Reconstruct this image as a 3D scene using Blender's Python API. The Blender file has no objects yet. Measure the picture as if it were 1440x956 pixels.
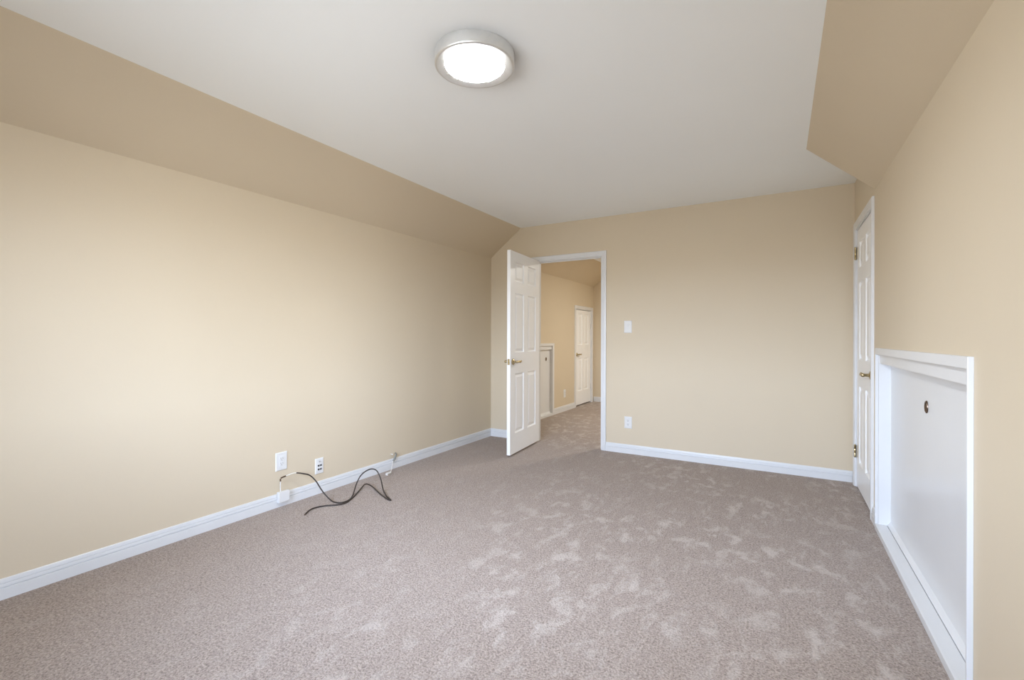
import bpy, bmesh, math, random
from mathutils import Vector, Matrix

random.seed(4)
sc = bpy.context.scene
COL = sc.collection
PI = math.pi

# ------------------------------------------------------------------ camera
YAW = 0.5264
cam_d = bpy.data.cameras.new('camera')
cam = bpy.data.objects.new('camera', cam_d)
COL.objects.link(cam)
cam.location = (0, 0, 1.18)
cam_d.sensor_fit = 'HORIZONTAL'
cam_d.sensor_width = 36.0
cam_d.lens = 36.0 * 648.84 / 1440.0
cam_d.shift_y = -2.52 / 1440.0
cam_d.clip_start = 0.02
R_ = Matrix.Rotation(YAW, 4, 'Z') @ Matrix.Rotation(PI / 2, 4, 'X') @ Matrix.Rotation(0.0025, 4, 'Z')
cam.rotation_euler = R_.to_euler()
sc.camera = cam

# ------------------------------------------------------------------ light and exposure
sc.view_settings.view_transform = 'Standard'
sc.view_settings.look = 'None'
sc.view_settings.exposure = 0.44
sc.view_settings.gamma = 1.0
sc.view_settings.use_curve_mapping = False
sc.cycles.use_denoising = True
sc.cycles.diffuse_bounces = 6
sc.cycles.max_bounces = 12
sc.cycles.caustics_reflective = False
sc.cycles.caustics_refractive = False
sc.cycles.sample_clamp_indirect = 8.0

world = bpy.data.worlds.new('world')
sc.world = world
world.use_nodes = True
wnt = world.node_tree
wbg = wnt.nodes['Background']
wtc = wnt.nodes.new('ShaderNodeTexCoord')
wsep = wnt.nodes.new('ShaderNodeSeparateXYZ')
wramp = wnt.nodes.new('ShaderNodeValToRGB')
wmr = wnt.nodes.new('ShaderNodeMapRange')
wmr.inputs['From Min'].default_value = -1.0
wnt.links.new(wtc.outputs['Generated'], wsep.inputs[0])
wnt.links.new(wsep.outputs['Z'], wmr.inputs['Value'])
wnt.links.new(wmr.outputs[0], wramp.inputs['Fac'])
# outdoors: sunlit ground below the horizon, bright cool overcast sky above it
SKY = 28.0
stops = [(0.0, (0.18, 0.183, 0.187)), (0.495, (0.225, 0.232, 0.24)), (0.515, (0.60, 0.70, 0.86)), (0.66, (0.60, 0.74, 1.00)), (1.0, (0.38, 0.51, 0.76))]
el = wramp.color_ramp.elements
while len(el) < len(stops):
    el.new(0.5)
for e_, (p_, c_) in zip(el, stops):
    e_.position = p_
    e_.color = c_ + (1,)
wnt.links.new(wramp.outputs['Color'], wbg.inputs['Color'])
wbg.inputs['Strength'].default_value = SKY


def area(name, loc, rot, sx, sy, power, col):
    d = bpy.data.lights.new(name, 'AREA')
    d.shape = 'RECTANGLE'
    d.size, d.size_y, d.energy, d.color = sx, sy, power, col
    o = bpy.data.objects.new(name, d)
    COL.objects.link(o)
    o.location, o.rotation_euler = loc, rot
    return o


LAMP_EMIT = 115.0
# portal in the window behind the viewpoint: daylight itself comes from the sky
pt = area('window_portal', (-1.275, -0.68, 1.39), (PI / 2, 0, 0), 2.35, 1.34, 1, (1, 1, 1))
pt.data.cycles.is_portal = True
pt = area('added_window_portal', (0.655, 0.11, 1.35), (PI / 2, 0, PI / 2), 0.90, 1.10, 1, (1, 1, 1))  # portal for the side window added to light the left wall
pt.data.cycles.is_portal = True
# added light without a fixture, out of sight, to brighten the hall
hl = area('hall_fill_light', (-0.85, 6.75, 2.455), (0, 0, 0), 0.34, 0.34, 42, (1.0, 0.98, 0.92))
hl.data.shape = 'DISK'

# ------------------------------------------------------------------ dimensions
XL, XR, YB, YF, YH = -3.027, 0.529, 4.703, -0.55, 8.25
HC, HKL, HKR, XCL, XCR = 2.465, 2.145, 2.152, -2.620, 0.151
WT = 0.10


# ------------------------------------------------------------------ materials
def mat(name, col, rough=0.5, metal=0.0, noise=None, bump=None, spec=0.5, coat=0.0):
    m = bpy.data.materials.new(name)
    m.use_nodes = True
    nt = m.node_tree
    b = nt.nodes['Principled BSDF']
    b.inputs['Roughness'].default_value = rough
    b.inputs['Metallic'].default_value = metal
    b.inputs['Specular IOR Level'].default_value = spec
    b.inputs['Coat Weight'].default_value = coat
    tc = nt.nodes.new('ShaderNodeTexCoord')
    if noise:
        sc_, amt = noise
        n = nt.nodes.new('ShaderNodeTexNoise')
        n.inputs['Scale'].default_value = sc_
        n.inputs['Detail'].default_value = 3
        nt.links.new(tc.outputs['Object'], n.inputs['Vector'])
        r = nt.nodes.new('ShaderNodeValToRGB')
        r.color_ramp.elements[0].position = 0.3
        r.color_ramp.elements[1].position = 0.7
        r.color_ramp.elements[0].color = tuple(c * (1 - amt) for c in col) + (1,)
        r.color_ramp.elements[1].color = tuple(min(1, c * (1 + amt)) for c in col) + (1,)
        nt.links.new(n.outputs['Fac'], r.inputs['Fac'])
        nt.links.new(r.outputs['Color'], b.inputs['Base Color'])
    else:
        b.inputs['Base Color'].default_value = tuple(col) + (1,)
    if bump:
        bs, st, dist = bump
        n2 = nt.nodes.new('ShaderNodeTexNoise')
        n2.inputs['Scale'].default_value = bs
        n2.inputs['Detail'].default_value = 2
        nt.links.new(tc.outputs['Object'], n2.inputs['Vector'])
        bp = nt.nodes.new('ShaderNodeBump')
        bp.inputs['Strength'].default_value = st
        bp.inputs['Distance'].default_value = dist
        nt.links.new(n2.outputs['Fac'], bp.inputs['Height'])
        nt.links.new(bp.outputs['Normal'], b.inputs['Normal'])
    return m


WALL = mat('tan_wall_paint', (0.655, 0.560, 0.418), 0.55, noise=(1.3, 0.012), bump=(95, 0.10, 0.004), spec=0.3)
CEIL = mat('white_ceiling_paint', (0.89, 0.915, 0.92), 0.7, noise=(1.1, 0.008), bump=(110, 0.10, 0.003), spec=0.2)
TRIM = mat('white_semigloss_trim', (0.725, 0.73, 0.732), 0.28, noise=(4, 0.012), bump=(40, 0.03, 0.002))
DOORM = mat('white_door_paint', (0.90, 0.905, 0.905), 0.32, noise=(4, 0.010), bump=(60, 0.03, 0.002))
BRASS = mat('aged_brass', (0.50, 0.41, 0.24), 0.30, 1.0, noise=(60, 0.15))
BRONZE = mat('dark_bronze', (0.20, 0.145, 0.11), 0.30, 1.0, noise=(80, 0.2))
NICKEL = mat('brushed_nickel', (0.78, 0.785, 0.78), 0.42, 0.93, noise=(30, 0.03))
PLASTIC = mat('white_plastic', (0.74, 0.735, 0.72), 0.35, noise=(20, 0.01))
IVORY = mat('ivory_plastic', (0.80, 0.77, 0.69), 0.4, noise=(20, 0.01))
SLOT = mat('dark_slot', (0.06, 0.06, 0.06), 0.6, noise=(40, 0.1))
GREYP = mat('grey_plastic', (0.22, 0.22, 0.20), 0.45, noise=(50, 0.1))
COAX = mat('dark_brown_coax', (0.032, 0.022, 0.017), 0.45, noise=(70, 0.15))
WIRE = mat('white_wire', (0.78, 0.75, 0.70), 0.45, noise=(60, 0.03))


def emission(name, col, strength):
    m = bpy.data.materials.new(name)
    m.use_nodes = True
    b = m.node_tree.nodes['Principled BSDF']
    b.inputs['Base Color'].default_value = (0.9, 0.9, 0.9, 1)
    b.inputs['Emission Color'].default_value = tuple(col) + (1,)
    b.inputs['Emission Strength'].default_value = strength
    return m


LENS = emission('lit_diffuser', (0.97, 0.99, 1.0), LAMP_EMIT)


def glass():
    m = bpy.data.materials.new('window_glass')
    m.use_nodes = True
    nt = m.node_tree
    nt.nodes.clear()
    out = nt.nodes.new('ShaderNodeOutputMaterial')
    tr = nt.nodes.new('ShaderNodeBsdfTransparent')
    gl = nt.nodes.new('ShaderNodeBsdfGlossy')
    gl.inputs['Roughness'].default_value = 0.02
    fr = nt.nodes.new('ShaderNodeFresnel')
    mx = nt.nodes.new('ShaderNodeMixShader')
    nt.links.new(fr.outputs[0], mx.inputs[0])
    nt.links.new(tr.outputs[0], mx.inputs[1])
    nt.links.new(gl.outputs[0], mx.inputs[2])
    nt.links.new(mx.outputs[0], out.inputs[0])
    return m


GLASS = glass()


def carpet():
    m = bpy.data.materials.new('mauve_taupe_carpet')
    m.use_nodes = True
    nt = m.node_tree
    L = nt.links.new
    b = nt.nodes['Principled BSDF']
    b.inputs['Roughness'].default_value = 0.95
    b.inputs['Specular IOR Level'].default_value = 0.1
    b.inputs['Sheen Weight'].default_value = 0.15
    tc = nt.nodes.new('ShaderNodeTexCoord')

    def noise(scale, detail, dist=0.0, vec=None, rough=0.5):
        n = nt.nodes.new('ShaderNodeTexNoise')
        n.inputs['Scale'].default_value = scale
        n.inputs['Detail'].default_value = detail
        n.inputs['Distortion'].default_value = dist
        n.inputs['Roughness'].default_value = rough
        L(vec or tc.outputs['Object'], n.inputs['Vector'])
        return n.outputs['Fac']

    def ramp(fac, p0, p1, c0=(0, 0, 0, 1), c1=(1, 1, 1, 1)):
        r = nt.nodes.new('ShaderNodeValToRGB')
        r.color_ramp.elements[0].position, r.color_ramp.elements[1].position = p0, p1
        r.color_ramp.elements[0].color, r.color_ramp.elements[1].color = c0, c1
        L(fac, r.inputs['Fac'])
        return r.outputs['Color']

    def mth(op, a, bb):
        n = nt.nodes.new('ShaderNodeMath')
        n.operation = op
        for i, v in enumerate((a, bb)):
            if isinstance(v, (int, float)):
                n.inputs[i].default_value = v
            else:
                L(v, n.inputs[i])
        return n.outputs[0]

    fine = ramp(noise(120, 3, 0.5, rough=0.7), 0.36, 0.64)
    mid = noise(38, 2, 0.4)
    tuft = mth('ADD', mth('MULTIPLY', fine, 0.72), mth('MULTIPLY', mid, 0.28))
    base = ramp(tuft, 0.15, 0.85, (0.220, 0.172, 0.144, 1), (0.500, 0.411, 0.350, 1))
    # brushed-up pile: pale patches left by feet and the vacuum cleaner
    mp = nt.nodes.new('ShaderNodeMapping')
    mp.inputs['Scale'].default_value = (1.25, 0.8, 1)
    mp.inputs['Rotation'].default_value = (0, 0, 0.35)
    L(tc.outputs['Object'], mp.inputs['Vector'])
    blob = mth('MULTIPLY', ramp(noise(8.0, 4, 0.30, mp.outputs[0], 0.62), 0.51, 0.66), ramp(noise(1.3, 1), 0.34, 0.52))
    streak_map = nt.nodes.new('ShaderNodeMapping')
    streak_map.inputs['Scale'].default_value = (3.4, 0.8, 1)
    streak_map.inputs['Rotation'].default_value = (0, 0, -0.5)
    L(tc.outputs['Object'], streak_map.inputs['Vector'])
    streak = ramp(noise(5.0, 4, 0.4, streak_map.outputs[0], 0.6), 0.57, 0.70)
    sep = nt.nodes.new('ShaderNodeSeparateXYZ')
    L(tc.outputs['Object'], sep.inputs[0])
    mr = nt.nodes.new('ShaderNodeMapRange')
    mr.interpolation_type = 'SMOOTHSTEP'
    mr.inputs['From Min'].default_value = -2.3
    mr.inputs['From Max'].default_value = -0.7
    L(sep.outputs['X'], mr.inputs['Value'])
    hallm = nt.nodes.new('ShaderNodeMapRange')
    hallm.inputs['From Min'].default_value = 4.4
    hallm.inputs['From Max'].default_value = 4.8
    L(sep.outputs['Y'], hallm.inputs['Value'])
    mask = mth('MAXIMUM', mth('ADD', mth('MULTIPLY', mr.outputs[0], 0.8), 0.2), hallm.outputs[0])
    pf = mth('MULTIPLY', mth('MAXIMUM', mth('MULTIPLY', blob, 0.95), mth('MULTIPLY', streak, 0.55)), mask)
    mix = nt.nodes.new('ShaderNodeMix')
    mix.data_type = 'RGBA'
    mix.blend_type = 'MIX'
    L(mth('MULTIPLY', pf, 0.58), mix.inputs[0])
    L(base, mix.inputs[6])
    mix.inputs[7].default_value = (0.64, 0.575, 0.525, 1)
    L(mix.outputs[2], b.inputs['Base Color'])
    bp = nt.nodes.new('ShaderNodeBump')
    bp.inputs['Strength'].default_value = 0.55
    bp.inputs['Distance'].default_value = 0.008
    L(tuft, bp.inputs['Height'])
    L(bp.outputs['Normal'], b.inputs['Normal'])
    return m


CARPET = carpet()


# ------------------------------------------------------------------ helpers
def mesh_obj(name, bm, m, parent=None, smooth=None):
    bmesh.ops.remove_doubles(bm, verts=bm.verts, dist=1e-6)
    bmesh.ops.recalc_face_normals(bm, faces=bm.faces)
    me = bpy.data.meshes.new(name)
    bm.to_mesh(me)
    bm.free()
    me.materials.append(m)
    if smooth is not None:
        for p in me.polygons:
            p.use_smooth = True
        me.set_sharp_from_angle(angle=math.radians(smooth))
    o = bpy.data.objects.new(name, me)
    COL.objects.link(o)
    if parent:
        o.parent = parent
    return o


def tag(o, label=None, cat=None, group=None, kind=None):
    for k, v in (('label', label), ('category', cat), ('group', group), ('kind', kind)):
        if v:
            o[k] = v
    return o


def empty(name, loc=(0, 0, 0), rz=0.0):
    o = bpy.data.objects.new(name, None)
    o.empty_display_size = 0.05
    COL.objects.link(o)
    o.location = loc
    o.rotation_euler = (0, 0, rz)
    return o


def box(bm, x0, x1, y0, y1, z0, z1, bev=0.0):
    t = bmesh.new()
    v = [t.verts.new((x, y, z)) for x in (x0, x1) for y in (y0, y1) for z in (z0, z1)]
    for f in ((0, 1, 3, 2), (4, 6, 7, 5), (0, 4, 5, 1), (2, 3, 7, 6), (0, 2, 6, 4), (1, 5, 7, 3)):
        t.faces.new([v[i] for i in f])
    if bev:
        bmesh.ops.bevel(t, geom=t.edges[:], offset=bev, segments=2, profile=0.6, affect='EDGES')
    merge(bm, t)


def merge(bm, t, M=None):
    if M is not None:
        bmesh.ops.transform(t, matrix=M, verts=t.verts)
    mp = {v: bm.verts.new(v.co) for v in t.verts}
    for f in t.faces:
        try:
            bm.faces.new([mp[v] for v in f.verts])
        except ValueError:
            pass
    t.free()


def prism(bm, poly, a, b, axis='y'):
    """extrude a polygon of (u, v) along an axis: y -> (u, t, v); x -> (t, u, v); z -> (u, v, t)"""
    def P(u, v, t):
        return {'y': (u, t, v), 'x': (t, u, v), 'z': (u, v, t)}[axis]
    n = len(poly)
    A = [bm.verts.new(P(u, v, a)) for u, v in poly]
    B = [bm.verts.new(P(u, v, b)) for u, v in poly]
    bm.faces.new(A)
    bm.faces.new(B[::-1])
    for i in range(n):
        j = (i + 1) % n
        bm.faces.new((A[i], B[i], B[j], A[j]))


def lathe(bm, prof, M=None, n=32):
    """revolve (r, h) about local z"""
    t = bmesh.new()
    rings = []
    for r, h in prof:
        if r < 1e-6:
            rings.append([t.verts.new((0, 0, h))])
        else:
            rings.append([t.verts.new((r * math.cos(2 * PI * k / n), r * math.sin(2 * PI * k / n), h)) for k in range(n)])
    for a, b in zip(rings, rings[1:]):
        for k in range(n):
            l = (k + 1) % n
            if len(a) == 1 and len(b) == 1:
                continue
            if len(a) == 1:
                t.faces.new((a[0], b[k], b[l]))
            elif len(b) == 1:
                t.faces.new((a[k], a[l], b[0]))
            else:
                t.faces.new((a[k], a[l], b[l], b[k]))
    merge(bm, t, M)


def catmull(pts, sub=6):
    P = [Vector(p) for p in pts]
    out = []
    for i in range(len(P) - 1):
        p0, p1, p2, p3 = P[max(i - 1, 0)], P[i], P[i + 1], P[min(i + 2, len(P) - 1)]
        for k in range(sub):
            t = k / sub
            out.append(0.5 * ((2 * p1) + (p2 - p0) * t + (2 * p0 - 5 * p1 + 4 * p2 - p3) * t * t + (3 * p1 - p0 - 3 * p2 + p3) * t ** 3))
    out.append(P[-1])
    return out


def tube(bm, pts, rad, n=10):
    """tube along points; rad a number or one per point"""
    P = [Vector(p) for p in pts]
    R = rad if isinstance(rad, (list, tuple)) else [rad] * len(P)
    t = bmesh.new()
    up = None
    rings = []
    for i, p in enumerate(P):
        d = (P[min(i + 1, len(P) - 1)] - P[max(i - 1, 0)]).normalized()
        if up is None:
            up = d.orthogonal().normalized()
        up = (up - d * up.dot(d))
        up = up.normalized() if up.length > 1e-6 else d.orthogonal().normalized()
        s = d.cross(up)
        rings.append([t.verts.new(p + (up * math.cos(2 * PI * k / n) + s * math.sin(2 * PI * k / n)) * R[i]) for k in range(n)])
    for a, b in zip(rings, rings[1:]):
        for k in range(n):
            l = (k + 1) % n
            t.faces.new((a[k], a[l], b[l], b[k]))
    t.faces.new(rings[0][::-1])
    t.faces.new(rings[-1])
    merge(bm, t)


def slab_with_holes(bm, us, vs, holes, t0, t1, axis):
    """wall slab: grid us x vs with rectangular holes (u0,u1,v0,v1); only outer faces are made"""
    U = sorted(set(list(us) + [h[i] for h in holes for i in (0, 1)]))
    V = sorted(set(list(vs) + [h[i] for h in holes for i in (2, 3)]))
    U = [u for u in U if us[0] - 1e-9 <= u <= us[-1] + 1e-9]
    V = [v for v in V if vs[0] - 1e-9 <= v <= vs[-1] + 1e-9]

    def solid(i, j):
        if not (0 <= i < len(U) - 1 and 0 <= j < len(V) - 1):
            return False
        u, v = (U[i] + U[i + 1]) / 2, (V[j] + V[j + 1]) / 2
        return not any(h[0] < u < h[1] and h[2] < v < h[3] for h in holes)

    def P(u, v, t):
        return bm.verts.new({'x': (t, u, v), 'y': (u, t, v), 'z': (u, v, t)}[axis])

    for i in range(len(U) - 1):
        for j in range(len(V) - 1):
            if not solid(i, j):
                continue
            a, b, c, d = U[i], U[i + 1], V[j], V[j + 1]
            bm.faces.new([P(a, c, t0), P(b, c, t0), P(b, d, t0), P(a, d, t0)])
            bm.faces.new([P(a, c, t1), P(a, d, t1), P(b, d, t1), P(b, c, t1)])
            if not solid(i - 1, j):
                bm.faces.new([P(a, c, t0), P(a, d, t0), P(a, d, t1), P(a, c, t1)])
            if not solid(i + 1, j):
                bm.faces.new([P(b, c, t0), P(b, c, t1), P(b, d, t1), P(b, d, t0)])
            if not solid(i, j - 1):
                bm.faces.new([P(a, c, t0), P(a, c, t1), P(b, c, t1), P(b, c, t0)])
            if not solid(i, j + 1):
                bm.faces.new([P(a, d, t0), P(b, d, t0), P(b, d, t1), P(a, d, t1)])


def struct(name, bm, m, label, cat, parent=None, smooth=None):
    o = mesh_obj(name, bm, m, parent, smooth)
    if parent is None:
        tag(o, label, cat, kind='structure')
    return o


# ------------------------------------------------------------------ room shell
bm = bmesh.new()
box(bm, XL - 0.3, 1.0, YF - 0.3, YH + 0.3, -0.12, 0.0)
struct('floor', bm, CARPET, 'mauve taupe pile carpet with brushed pale patches covering room and hall', 'floor')

bm = bmesh.new()
box(bm, XL - 0.3, 1.0, YF - 0.3, YH + 0.3, HC, HC + 0.12)
struct('ceiling', bm, CEIL, 'flat smooth white ceiling carrying the round lamp', 'ceiling')

WIN = (-2.35, -0.20, 0.78, 2.04)       # window in the front wall, behind the viewpoint
SWIN = (-0.34, 0.56, 0.80, 1.90)       # unseen window added in the right wall to brighten the near left wall
# hall openings in the left wall, and openings of the right wall
HA = (4.93, 6.43, 0.0, 1.064)          # hall access panel
HD = (7.375, 8.145, 0.0, 1.700)        # hall door
RA = (1.999, 3.622, 0.0, 1.085)        # access panel of the room
RD = (3.828, 4.596, 0.0, 2.065)        # right-hand door
BD = (-2.428, -1.626, 0.0, 2.066)      # doorway in the back wall

bm = bmesh.new()
slab_with_holes(bm, (YF - 0.12, YH + 0.12), (0, HC), [HA, HD], XL - WT, XL, 'x')
box(bm, XL - WT - 0.03, XL - WT, YF - 0.12, YH + 0.12, 0, HC)
struct('wall_left', bm, WALL, 'long low tan wall on the left running on into the hall', 'wall')

bm = bmesh.new()
prism(bm, [(XCL, HC), (XL, HKL), (XL, HC)], YF - 0.12, YH + 0.12, 'y')
struct('wall_slope_left', bm, WALL, 'sloping tan band between left wall and ceiling', 'wall')

bm = bmesh.new()
slab_with_holes(bm, (XL, XR + 0.13), (0, HC), [BD], YB, YB + 0.115, 'y')
struct('wall_back', bm, WALL, 'tan end wall holding the open doorway', 'wall')

bm = bmesh.new()
slab_with_holes(bm, (YF - 0.12, YB), (0, HC), [RA, RD, SWIN], XR, XR + WT, 'x')
slab_with_holes(bm, (YF - 0.12, YB), (0, HC), [SWIN], XR + WT, XR + WT + 0.03, 'x')
struct('wall_right', bm, WALL, 'tan wall on the right around the access panel and narrow door', 'wall')

bm = bmesh.new()
ye_in, ye_w = 3.705, 3.765
vs = []
for (x, z, y1) in ((XCR, HC, ye_in), (XR, HKR, ye_w), (XR, HC, ye_w)):
    vs.append((bm.verts.new((x, YF - 0.12, z)), bm.verts.new((x, y1, z))))
bm.faces.new([v[0] for v in vs])
bm.faces.new([v[1] for v in vs][::-1])
for i in range(3):
    j = (i + 1) % 3
    bm.faces.new((vs[i][0], vs[i][1], vs[j][1], vs[j][0]))
struct('wall_slope_right', bm, WALL, 'sloping tan band over the right wall, ending before the narrow door', 'wall')

bm = bmesh.new()
slab_with_holes(bm, (XL, XR), (0, HC), [WIN], YF - 0.12, YF, 'y')
struct('wall_front', bm, WALL, 'tan wall behind the viewpoint holding the window', 'wall')

# hall shell
bm = bmesh.new()
box(bm, XL, 1.0, YH, YH + 0.12, 0, HC)
struct('wall_hall_end', bm, WALL, 'tan end wall of the hall beyond the doorway', 'wall')
bm = bmesh.new()
box(bm, 0.60, 0.72, YB + 0.115, YH, 0, HC)
struct('wall_hall_right', bm, WALL, 'tan right wall of the hall, out of sight past the doorway', 'wall')

# window behind the viewpoint, and the added one beside it


def window(name, loc, rz, w, hh, label):
    win = empty(name, loc, rz)
    tag(win, label, 'window', kind='structure')
    w2 = w / 2
    bm = bmesh.new()
    slab_with_holes(bm, (-w2, w2), (0, hh), [(-w2 + .05, -.025, .05, hh - .05), (.025, w2 - .05, .05, hh - .05)], -0.03, 0.03, 'y')
    mesh_obj('window_frame', bm, TRIM, win)
    for a, b in ((-w2 + .05, -.025), (.025, w2 - .05)):
        bm = bmesh.new()
        box(bm, a, b, -0.003, 0.003, .05, hh - .05)
        mesh_obj('pane', bm, GLASS, win)
    bm = bmesh.new()
    box(bm, -w2 - .06, w2 + .06, 0.06, 0.10, -0.025, 0.0, 0.004)
    mesh_obj('window_sill', bm, TRIM, win)


window('window_1', ((WIN[0] + WIN[1]) / 2, YF - 0.06, WIN[2]), 0, WIN[1] - WIN[0], WIN[3] - WIN[2],
       'white framed sliding window in the wall behind the viewpoint')
window('added_side_window', (XR + 0.06, (SWIN[0] + SWIN[1]) / 2, SWIN[2]), PI / 2, SWIN[1] - SWIN[0], SWIN[3] - SWIN[2],
       'added unseen white framed window in the right wall, lighting the left wall')

# ------------------------------------------------------------------ baseboards
BASE = [(0, 0), (.0140, 0), (.0140, .0500), (.0125, .0515), (.0060, .0520), (.0060, .0565), (.0122, .0572), (.0128, .0585), (.0112, .0705),
        (.0055, .0712), (.0055, .0748), (.0092, .0756), (.0070, .0895), (.0050, .0920), (0, .0920)]


def baseboard(name, p0, p1, nrm, label, m0=0.0, m1=0.0):
    """profile extruded from p0 to p1 (xy); nrm points into the room; m0/m1 = mitre slope at each end"""
    bm = bmesh.new()
    p0, p1, nrm = Vector(p0), Vector(p1), Vector(nrm)
    d = (p1 - p0).normalized()
    A = [bm.verts.new((*(p0 + nrm * t + d * t * m0), z)) for t, z in BASE]
    B = [bm.verts.new((*(p1 + nrm * t - d * t * m1), z)) for t, z in BASE]
    bm.faces.new(A)
    bm.faces.new(B[::-1])
    n = len(BASE)
    for i in range(n):
        j = (i + 1) % n
        bm.faces.new((A[i], B[i], B[j], A[j]))
    return struct(name, bm, TRIM, label, 'baseboard')


baseboard('baseboard_left', (XL, YF), (XL, YB), (1, 0), 'long white grooved baseboard along the left wall', 1, 1)
baseboard('baseboard_back_corner', (XL, YB), (-2.4765, YB), (0, -1), 'short white baseboard in the corner behind the open door', 1, 0)
baseboard('baseboard_back', (-1.5835, YB), (XR, YB), (0, -1), 'white baseboard along the end wall right of the doorway', 0, 1)
baseboard('baseboard_right', (XR, 3.634), (XR, 3.779), (-1, 0), 'stub of white baseboard between access panel and narrow door')
baseboard('baseboard_right_near', (XR, YF), (XR, 1.989), (-1, 0), 'white baseboard on the right wall nearest the viewpoint', 1, 0)
baseboard('baseboard_front', (XL, YF), (XR, YF), (0, 1), 'white baseboard under the window behind the viewpoint', 1, 1)
baseboard('baseboard_hall', (XL, 6.49), (XL, 7.318), (1, 0), 'white baseboard in the hall between its access panel and its door')
baseboard('baseboard_hall_end', (XL, YH), (0.60, YH), (0, -1), 'white baseboard along the end wall of the hall', 1, 0)


# ------------------------------------------------------------------ casings (U-shaped, mitred)
CAS = [(0, 0), (0, .009), (.004, .0115), (.014, .0115), (.020, .0145), (.046, .0165), (.053, .0155), (.057, .011), (.057, 0)]


def casing(bm, a, b, H, W, axis, wall, sgn, prof=CAS, head=None):
    """U casing round an opening a..b, height H. axis 'x': in plane x=wall running along y; axis 'y': plane y=wall along x"""
    hs = (head or W) / .057
    s = W / .057
    rings = []
    for w, t in prof:
        ww, wh = w * s, w * hs
        pts = [(a - ww, 0), (a - ww, H + wh), (b + ww, H + wh), (b + ww, 0)]
        q = wall + sgn * t
        rings.append([bm.verts.new((q, u, v) if axis == 'x' else (u, q, v)) for u, v in pts])
    n = len(rings)
    for i in range(n):
        r0, r1 = rings[i], rings[(i + 1) % n]
        for k in range(3):
            bm.faces.new((r0[k], r0[k + 1], r1[k + 1], r1[k]))
    bm.faces.new([r[0] for r in rings])
    bm.faces.new([r[3] for r in rings][::-1])


def ubox(bm, a, b, H, th, axis, q0, q1):
    """jamb lining: two sides and a head inside the opening a..b x 0..H"""
    for (u0, u1, v0, v1) in ((a, a + th, 0, H), (b - th, b, 0, H), (a + th, b - th, H - th, H)):
        if axis == 'x':
            box(bm, q0, q1, u0, u1, v0, v1)
        else:
            box(bm, u0, u1, q0, q1, v0, v1)


# ------------------------------------------------------------------ panelled door leaf
def leaf_mesh(w, h, th, cols, rows, z0=0.012):
    """leaf in local x 0..w, y 0..th, z z0..z0+h, raised panels on both faces"""
    bm = bmesh.new()
    us = sorted({0, w} | {c for p in cols for c in p})
    vs = sorted({0, h} | {c for p in rows for c in p})
    for side, y in ((0, 0.0), (1, th)):
        s = 1 if side == 0 else -1

        def V(u, v, d):
            return bm.verts.new((u, y + s * d, z0 + v))
        for i in range(len(us) - 1):
            for j in range(len(vs) - 1):
                a, b, c, d = us[i], us[i + 1], vs[j], vs[j + 1]
                if (a, b) in cols and (c, d) in rows:
                    loops = []
                    for ins, dep in ((0, 0), (.004, .006), (.009, .0105), (.018, .0115), (.024, .0100), (.042, .002), (.045, .002)):
                        loops.append([V(a + ins, c + ins, dep), V(b - ins, c + ins, dep), V(b - ins, d - ins, dep), V(a + ins, d - ins, dep)])
                    for l0, l1 in zip(loops, loops[1:]):
                        for k in range(4):
                            m = (k + 1) % 4
                            bm.faces.new((l0[k], l0[m], l1[m], l1[k]))
                    bm.faces.new(loops[-1])
                else:
                    bm.faces.new([V(a, c, 0), V(b, c, 0), V(b, d, 0), V(a, d, 0)])
    # edges (made per cell so they weld to the faces)
    for i in range(len(us) - 1):
        for z in (z0, z0 + h):
            bm.faces.new([bm.verts.new(p) for p in ((us[i], 0, z), (us[i + 1], 0, z), (us[i + 1], th, z), (us[i], th, z))])
    for j in range(len(vs) - 1):
        for x in (0, w):
            bm.faces.new([bm.verts.new(p) for p in ((x, 0, z0 + vs[j]), (x, 0, z0 + vs[j + 1]), (x, th, z0 + vs[j + 1]), (x, th, z0 + vs[j]))])
    return bm


def lever_bm(side, toward):
    """rose and curved lever; side = +1 face looks +y, toward = +1/-1 along x"""
    bm = bmesh.new()
    M = Matrix.Rotation(-PI / 2 * side, 4, 'X')
    lathe(bm, [(0, 0), (.031, 0), (.032, .003), (.028, .008), (.018, .011), (.012, .014), (.010, .034), (.0125, .040), (.0125, .052), (.009, .057), (0, .058)], M, 28)
    pts = catmull([(0, side * .046, 0), (toward * .020, side * .047, .002), (toward * .050, side * .048, .003), (toward * .080, side * .046, -.002), (toward * .104, side * .043, .002), (toward * .114, side * .040, .008)], 5)
    n = len(pts)
    rr = [.0115 - .0045 * (i / (n - 1)) + .002 * math.sin(PI * i / (n - 1)) for i in range(n)]
    rr[-1] = .004
    tube(bm, pts, rr, 12)
    return bm


def hinge_bm(h=.089):
    bm = bmesh.new()
    lathe(bm, [(0, -h / 2 - .006), (.004, -h / 2 - .004), (.005, -h / 2), (.0075, -h / 2), (.0075, -h / 6), (.0068, -h / 6 + .001), (.0075, -h / 6 + .002), (.0075, h / 6), (.0068, h / 6 + .001),
               (.0075, h / 6 + .002), (.0075, h / 2), (.005, h / 2), (.004, h / 2 + .004), (0, h / 2 + .006)], None, 16)
    return bm


ROWS6 = [(.200, .800), (1.010, 1.610), (1.725, 1.925)]


def cols_for(w):
    st, md = .112, .105
    p = (w - 2 * st - md) / 2
    return [(st, st + p), (st + p + md, w - st)]


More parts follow.
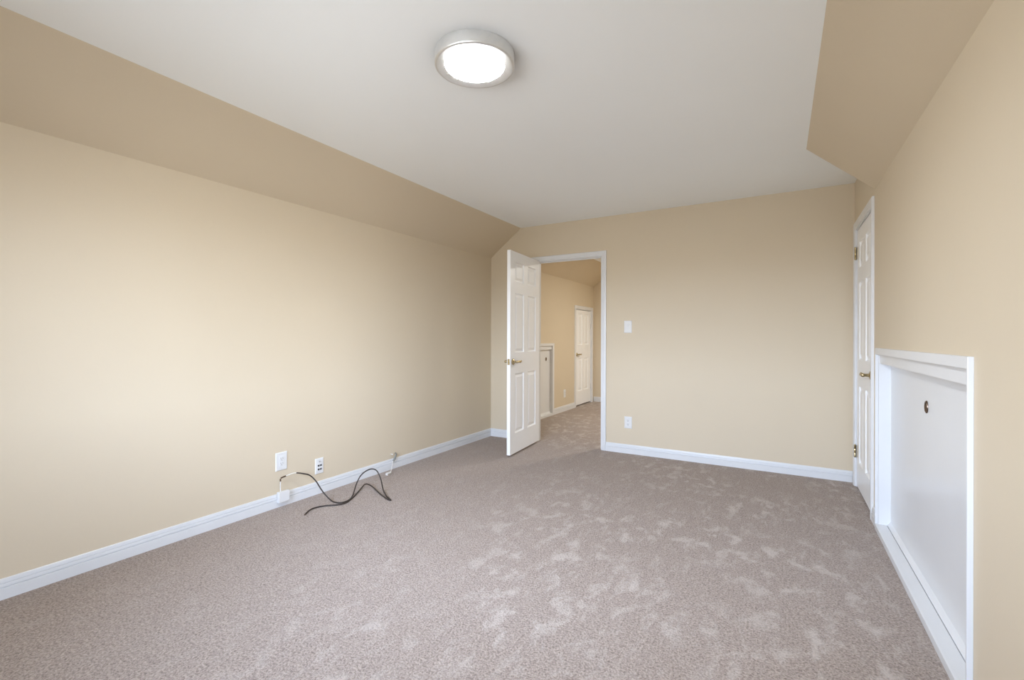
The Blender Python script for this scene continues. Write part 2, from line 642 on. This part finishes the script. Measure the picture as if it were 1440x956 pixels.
# ---- doorway in the back wall: frame (structure) and open door leaf
t1 = empty('trim_1', ((BD[0] + BD[1]) / 2, YB, 0))
tag(t1, 'white casing framing the open doorway in the end wall', 'door frame', kind='structure')
cx = (BD[0] + BD[1]) / 2
hw = (BD[1] - BD[0]) / 2
bm = bmesh.new()
casing(bm, -hw + .006, hw - .006, BD[3] - .008, .049, 'y', 0, -1)
mesh_obj('casing', bm, TRIM, t1)
bm = bmesh.new()
casing(bm, -hw + .006, hw - .006, BD[3] - .008, .049, 'y', .115, 1)
mesh_obj('casing', bm, TRIM, t1)
bm = bmesh.new()
ubox(bm, -hw, hw, BD[3], .016, 'y', 0.0, .115)
ubox(bm, -hw + .016, hw - .016, BD[3] - .016, .010, 'y', .038, .068)
mesh_obj('jamb', bm, TRIM, t1)
bm = bmesh.new()
box(bm, hw - .0185, hw - .016, .004, .034, .905, .965, .0008)
tag(mesh_obj('strike_plate', bm, NICKEL, t1), 'small grey metal strike plate')

LW = .766
HX, HY = -2.405, YB - 0.018            # hinge pin
d1 = empty('door_1', (HX, HY, 0), -PI / 2 + math.radians(4.9))
tag(d1, 'white six panel door standing open into the room with brass lever handles', 'door', kind='structure')
bm = leaf_mesh(LW, 2.028, .035, cols_for(LW), ROWS6)
o = mesh_obj('leaf', bm, DOORM, d1)
o.location = (.004, .006, .012)
for side, yy in ((1, .041), (-1, .006)):
    bm = lever_bm(side, -1)
    o = mesh_obj('handle', bm, BRASS, d1, 35)
    o.location = (.004 + LW - .064, yy, .945)
    o['label'] = 'aged brass lever handle'
bm = bmesh.new()
box(bm, 0, .0015, -.0125, .0125, -.030, .030, .0006)
tube(bm, [(.001, 0, -.004), (.009, 0, -.004)], .007, 12)
o = mesh_obj('latch_plate', bm, BRASS, d1)
o.location = (.004 + LW, .0235, .945)
for z in (.22, 1.03, 1.84):
    o = mesh_obj('hinge', hinge_bm(), BRASS, d1, 40)
    o.location = (0, 0, z)

# ---- narrow-looking closed door on the right wall
t2 = empty('trim_2', (XR, (RD[0] + RD[1]) / 2, 0))
tag(t2, 'white casing around the closed door on the right wall', 'door frame', kind='structure')
hw = (RD[1] - RD[0]) / 2
bm = bmesh.new()
casing(bm, -hw + .006, hw - .006, RD[3] - .008, .055, 'x', 0, -1)
mesh_obj('casing', bm, TRIM, t2)
bm = bmesh.new()
ubox(bm, -hw, hw, RD[3], .016, 'x', 0.0, .10)
mesh_obj('jamb', bm, TRIM, t2)
LW2 = RD[1] - RD[0] - .038
d2 = empty('door_2', (XR + .004, RD[1] - .019, 0), -PI / 2)      # local x runs toward the viewpoint, local y toward +x
tag(d2, 'closed white six panel door on the right wall beside the access panel', 'door', kind='structure')
o = mesh_obj('leaf', leaf_mesh(LW2, 2.030, .035, cols_for(LW2), ROWS6), DOORM, d2)
o = mesh_obj('handle', lever_bm(-1, -1), BRASS, d2, 35)
o.location = (LW2 - .064, 0, .935)
o['label'] = 'aged brass lever handle'
for z in (.285, 1.865):
    bm = hinge_bm(.095)
    box(bm, .002, .022, .010, .0125, -.0475, .0475)
    o = mesh_obj('hinge', bm, BRASS, d2, 40)
    o.location = (-.004, -.0125, z)
    o['label'] = 'brass hinge'

# ---- short door in the hall
t3 = empty('trim_3', (XL, (HD[0] + HD[1]) / 2, 0))
tag(t3, 'white casing around the short door far down the hall', 'door frame', kind='structure')
hw = (HD[1] - HD[0]) / 2
bm = bmesh.new()
casing(bm, -hw + .006, hw - .006, HD[3] - .008, .055, 'x', 0, 1)
mesh_obj('casing', bm, TRIM, t3)
bm = bmesh.new()
ubox(bm, -hw, hw, HD[3], .016, 'x', -.10, 0)
mesh_obj('jamb', bm, TRIM, t3)
LW3 = HD[1] - HD[0] - .038
d3 = empty('door_3', (XL - .012, HD[1] - .019, 0), -PI / 2)
tag(d3, 'short closed white four panel door far down the hall', 'door', kind='structure')
o = mesh_obj('leaf', leaf_mesh(LW3, 1.655, .035, cols_for(LW3), [(.240, .810), (1.045, 1.590)], .022), DOORM, d3)
o.location = (0, -.035, 0)
o = mesh_obj('handle', lever_bm(1, -1), BRASS, d3, 35)
o.location = (LW3 - .064, 0, .900)
o['label'] = 'aged brass lever handle'
for z in (.30, 1.40):
    bm = hinge_bm(.095)
    box(bm, .002, .022, -.0125, -.010, -.0475, .0475)
    o = mesh_obj('hinge', bm, TRIM, d3, 40)
    o.location = (-.004, .0125, z)


# ------------------------------------------------------------------ access panels
FLAT = [(0, 0), (0, .0140), (.004, .0155), (.053, .0155), (.057, .0140), (.057, 0)]


def access_panel(xw, sgn, y0, y1, ztop, pull_y, label, depth=.060, trim=.010):
    """framed attic hatch in the wall plane x = xw; sgn = +1 recess goes toward +x"""
    root = empty('access_panel', (xw, (y0 + y1) / 2, 0))
    tag(root, label, 'access panel')
    hw = (y1 - y0) / 2

    def bx(bm, a, b, c, d, e, f, bev=0):
        p, q = sorted((sgn * a, sgn * b))
        box(bm, p, q, c, d, e, f, bev)
    bm = bmesh.new()
    casing(bm, -hw, hw, ztop, trim, 'x', -sgn * .0006, -sgn, FLAT, .040)
    o = mesh_obj('casing', bm, TRIM, root)
    bm = bmesh.new()
    bx(bm, 0, depth, -hw + .0012, -hw + .006, .03, ztop - .0012)
    mesh_obj('jamb', bm, TRIM, root)
    bm = bmesh.new()
    bx(bm, 0, depth, hw - .006, hw - .0012, .03, ztop - .0012)
    mesh_obj('jamb', bm, TRIM, root)
    bm = bmesh.new()
    bx(bm, .003, depth, -hw + .006, hw - .006, ztop - .055, ztop - .0012)
    mesh_obj('head_board', bm, TRIM, root)
    bm = bmesh.new()
    bx(bm, -.018, depth - .018, -hw + .0012, hw - .0012, 0, .034, .003)
    mesh_obj('sill', bm, TRIM, root)
    bm = bmesh.new()
    prism(bm, [(sgn * (depth - .016), 0), (sgn * (depth - .016), .036), (sgn * (depth - .012), .042), (sgn * depth, .060), (sgn * depth, 0)], -hw + .006, hw - .006, 'y')
    mesh_obj('stop', bm, TRIM, root)
    bm = bmesh.new()
    bx(bm, depth, depth + .018, -hw + .006, hw - .006, 0.0, ztop - .002)
    pn = mesh_obj('panel', bm, TRIM, root)
    bm = bmesh.new()
    M = Matrix.Translation((sgn * (depth - .0005), pull_y - (y0 + y1) / 2, .866)) @ Matrix.Rotation(-sgn * PI / 2, 4, 'Y') @ Matrix.Diagonal((1, .8, 1, 1))
    lathe(bm, [(0, .0008), (.006, .0008), (.014, .0012), (.020, .0022), (.0225, .0045), (.026, .0052), (.0285, .0035), (.029, 0)], M, 32)
    o = mesh_obj('finger_pull', bm, BRONZE, pn, 60)
    o['label'] = 'round dark bronze finger pull'
    return root


access_panel(XR, 1, RA[0], RA[1], RA[3], 2.815, 'low white framed access panel in the right wall with round bronze pull')
access_panel(XL, -1, HA[0], HA[1], HA[3], 6.29, 'low white access panel in the hall, half hidden behind the open door', .034, .057)


# ------------------------------------------------------------------ wall plates (local: face toward +y, centre at origin, back at y=0)
def plate(name, w, h, m):
    bm = bmesh.new()
    t = bmesh.new()
    A = [(-w / 2, -h / 2), (w / 2, -h / 2), (w / 2, h / 2), (-w / 2, h / 2)]
    loops = []
    for ins, d in ((0, 0), (0, .002), (.004, .0055), (.006, .006)):
        loops.append([t.verts.new((x - math.copysign(ins, x), d, z - math.copysign(ins, z))) for x, z in A])
    for a, b in zip(loops, loops[1:]):
        for k in range(4):
            l = (k + 1) % 4
            t.faces.new((a[k], a[l], b[l], b[k]))
    t.faces.new(loops[-1])
    t.faces.new(loops[0][::-1])
    merge(bm, t)
    return bm


def wall_thing(name, loc, rz, label, cat, w, h, m=PLASTIC, group=None):
    r = empty(name, loc, rz)
    tag(r, label, cat, group)
    mesh_obj('plate', plate(name, w, h, m), m, r)
    return r


def decora_receptacle(r):
    bm = bmesh.new()
    box(bm, -.0168, .0168, .0058, .0085, -.0335, .0335, .0012)
    f = mesh_obj('receptacle', bm, PLASTIC, r)
    for z in (.017, -.017):
        bm = bmesh.new()
        box(bm, -.0085, -.0062, .0083, .0088, z - .001, z + .009)
        box(bm, .0062, .0085, .0083, .0088, z - .001, z + .008)
        tube(bm, [(0, .0083, z - .008), (0, .0088, z - .008)], .0028, 12)
        mesh_obj('slots', bm, SLOT, f)
    for z in (.050, -.050):
        bm = bmesh.new()
        tube(bm, [(0, .0055, z), (0, .0068, z)], .003, 10)
        mesh_obj('screw', bm, NICKEL, r)


R_LEFT, R_BACK = -PI / 2, PI
r = wall_thing('power_outlet', (XL, 1.988, .313), R_LEFT, 'white power outlet with wide plate on left wall above the white box', 'outlet', .087, .127)
decora_receptacle(r)
r = wall_thing('power_outlet', (-1.349, YB, .317), R_BACK, 'white power outlet low on the end wall below the light switch', 'outlet', .078, .122)
bm = bmesh.new()
for z in (.0195, -.0195):
    box(bm, -.017, .017, .0058, .0080, z - .0145, z + .0145, .003)
mesh_obj('receptacle', bm, PLASTIC, r)
bm = bmesh.new()
for z in (.0195, -.0195):
    box(bm, -.0080, -.0055, .0078, .0084, z - .001, z + .009)
    box(bm, .0055, .0080, .0078, .0084, z - .001, z + .008)
    tube(bm, [(0, .0078, z - .008), (0, .0084, z - .008)], .003, 12)
mesh_obj('slots', bm, SLOT, r)
r = wall_thing('power_outlet', (XL, 6.915, .285), R_LEFT, 'white power outlet in the hall left of the short door', 'outlet', .078, .128)
decora_receptacle(r)
r = wall_thing('light_switch', (-1.353, YB, 1.300), R_BACK, 'white rocker light switch on the end wall right of the doorway', 'light switch', .080, .126)
bm = bmesh.new()
prism(bm, [(.0055, -.0330), (.0080, -.0330), (.0070, 0), (.0105, .0330), (.0055, .0330)], -.0165, .0165, 'x')
mesh_obj('rocker', bm, PLASTIC, r)
bm = bmesh.new()
slab_with_holes(bm, (-.0190, .0190), (-.0355, .0355), [(-.0172, .0172, -.0337, .0337)], .0055, .0066, 'y')
mesh_obj('rocker_frame', bm, IVORY, r)

r = wall_thing('data_outlet', (XL, 2.297, .207), R_LEFT, 'narrow white data plate with two dark ports right of the wide outlet', 'data outlet', .073, .118)
for z in (.004, -.024):
    bm = bmesh.new()
    slab_with_holes(bm, (-.021, .021), (z - .011, z + .011), [(-.0185, -.001, z - .007, z + .007), (.001, .0185, z - .007, z + .007)], .0058, .0078, 'y')
    f = mesh_obj('port', bm, PLASTIC, r)
    bm = bmesh.new()
    box(bm, -.0185, .0185, .0059, .0068, z - .007, z + .007)
    mesh_obj('socket', bm, SLOT, f)
bm = bmesh.new()
M = Matrix.Translation((0, .0058, .034)) @ Matrix.Rotation(-PI / 2, 4, 'X')
lathe(bm, [(0, .007), (.0035, .007), (.0038, .002), (.0065, .002), (.0065, 0)], M, 16)
mesh_obj('coax_jack', bm, NICKEL, r, 40)

# ------------------------------------------------------------------ jack box on the baseboard
jb = empty('jack_box', (XL + .0140, 1.987, .072))
tag(jb, 'small white surface jack box mounted over the left baseboard', 'jack box')
bm = bmesh.new()
box(bm, 0, .026, -.041, .041, -.037, .037, .004)
mesh_obj('body', bm, PLASTIC, jb)
bm = bmesh.new()
tube(bm, catmull([(.010, -.019, .034), (.010, -.020, .060), (.011, -.021, .090), (.012, -.021, .112)], 4), .0032, 8)
c = mesh_obj('cord', bm, WIRE, jb, 60)
bm = bmesh.new()
tube(bm, [(.012, -.021, .109), (.012, -.021, .126)], .0048, 8)
tag(mesh_obj('plug', bm, BRONZE, c, 60), 'brown metal cord end')


# ------------------------------------------------------------------ loose coax cable
CABLE = [(-2.985, 1.953, 0.207), (-2.985, 1.977, 0.211), (-2.985, 2.004, 0.214), (-2.982, 2.037, 0.219),
         (-2.975, 2.069, 0.218), (-2.95, 2.104, 0.208), (-2.93, 2.145, 0.188), (-2.9, 2.174, 0.143),
         (-2.87, 2.195, 0.083), (-2.83, 2.209, 0.037), (-2.793, 2.223, 0.006), (-2.74, 2.216, 0.006),
         (-2.697, 2.235, 0.006), (-2.7, 2.302, 0.006), (-2.768, 2.396, 0.006), (-2.8, 2.456, 0.064),
         (-2.8, 2.495, 0.114), (-2.79, 2.538, 0.141), (-2.77, 2.578, 0.152), (-2.74, 2.603, 0.136),
         (-2.705, 2.607, 0.087), (-2.67, 2.59, 0.049), (-2.62, 2.558, 0.014), (-2.524, 2.495, 0.006),
         (-2.438, 2.451, 0.006), (-2.45, 2.446, 0.006), (-2.475, 2.452, 0.006), (-2.598, 2.504, 0.006),
         (-2.745, 2.571, 0.014), (-2.79, 2.572, 0.026), (-2.83, 2.569, 0.025), (-2.815, 2.519, 0.013),
         (-2.741, 2.394, 0.006), (-2.684, 2.288, 0.006), (-2.669, 2.23, 0.006), (-2.697, 2.181, 0.006),
         (-2.747, 2.135, 0.006), (-2.774, 2.08, 0.006), (-2.77, 2.029, 0.006), (-2.73, 1.964, 0.006)]
cb = empty('coax_cable', CABLE[12])
tag(cb, 'loose dark brown coax cable looping from the left wall down onto the carpet', 'cable')
org = Vector(CABLE[12])


def rel(pts):
    return [Vector(p) - org for p in pts]


curve = catmull(rel(CABLE), 6)
bm = bmesh.new()
tube(bm, curve[24:], .0047, 10)
mesh_obj('cable', bm, COAX, cb, 60)
bm = bmesh.new()
tube(bm, curve[10:25], .0036, 10)  # washed-out cable stretch: glare put into a pale colour, no separate part
tag(mesh_obj('glare_stretch', bm, IVORY, cb, 60), 'cable stretch near the wall end, glare painted pale')
bm = bmesh.new()
tube(bm, curve[2:11], .0050, 10)
tag(mesh_obj('connector', bm, BRONZE, cb, 40), 'brown metal connector')
bm = bmesh.new()
e0, e1 = curve[-2], curve[-1]
d = (e1 - e0).normalized()
tube(bm, [e1 - d * .002, e1 + d * .007, e1 + d * .0071, e1 + d * .012], [.0050, .0050, .0015, .0012], 10)
tag(mesh_obj('connector', bm, BRONZE, cb, 40), 'metal connector on the free end')

# ------------------------------------------------------------------ wire stub further along the wall
ws = empty('wire_stub', (XL, 2.995, .10))
tag(ws, 'short grey cable end on the left baseboard with a thin white wire and plug', 'cable')
bm = bmesh.new()
tube(bm, [(.0050, .100, .034), (.022, .094, .028), (.028, .066, -.006), (.027, .050, -.026)], [.0065, .0085, .0085, .0070], 12)
mesh_obj('stub', bm, GREYP, ws, 50)
bm = bmesh.new()
tube(bm, catmull([(.027, .052, -.022), (.030, .042, -.035), (.055, .008, -.058), (.095, -.045, -.083), (.108, -.070, -.088)], 5), .0032, 8)
w = mesh_obj('wire', bm, WIRE, ws, 60)
bm = bmesh.new()
box(bm, .098, .124, -.112, -.068, -.0995, -.080, .002)
mesh_obj('plug', bm, WIRE, w)
bm = bmesh.new()
for k in range(3):
    box(bm, .1241, .1252, -.107 + k * .013, -.100 + k * .013, -.097, -.086)
mesh_obj('contacts', bm, BRASS, w)
bm = bmesh.new()
tube(bm, [(.0, .047, .036), (.018, .047, .036), (.020, .047, .036), (.026, .047, .036)], [.003, .003, .006, .005], 10)
tag(mesh_obj('clip', bm, WIRE, ws, 50), 'small white clip')


# ------------------------------------------------------------------ ceiling lamp
lp = empty('ceiling_lamp', (-1.203, 1.727, HC))
tag(lp, 'round brushed nickel flush mount ceiling lamp, lit', 'ceiling lamp')
bm = bmesh.new()
lathe(bm, [(.134, -.001), (.181, 0), (.181, -.047), (.1803, -.0505), (.178, -.0535), (.174, -.055), (.170, -.0545), (.150, -.0515), (.134, -.0490), (.134, -.001)], None, 96)
mesh_obj('housing', bm, NICKEL, lp, 40)
bm = bmesh.new()
lathe(bm, [(.1340, -.040), (.1340, -.0490), (.130, -.0515), (.118, -.0535), (.095, -.0550), (.060, -.0560), (.025, -.0565), (0, -.0566)], None, 96)
mesh_obj('diffuser', bm, LENS, lp, 60)
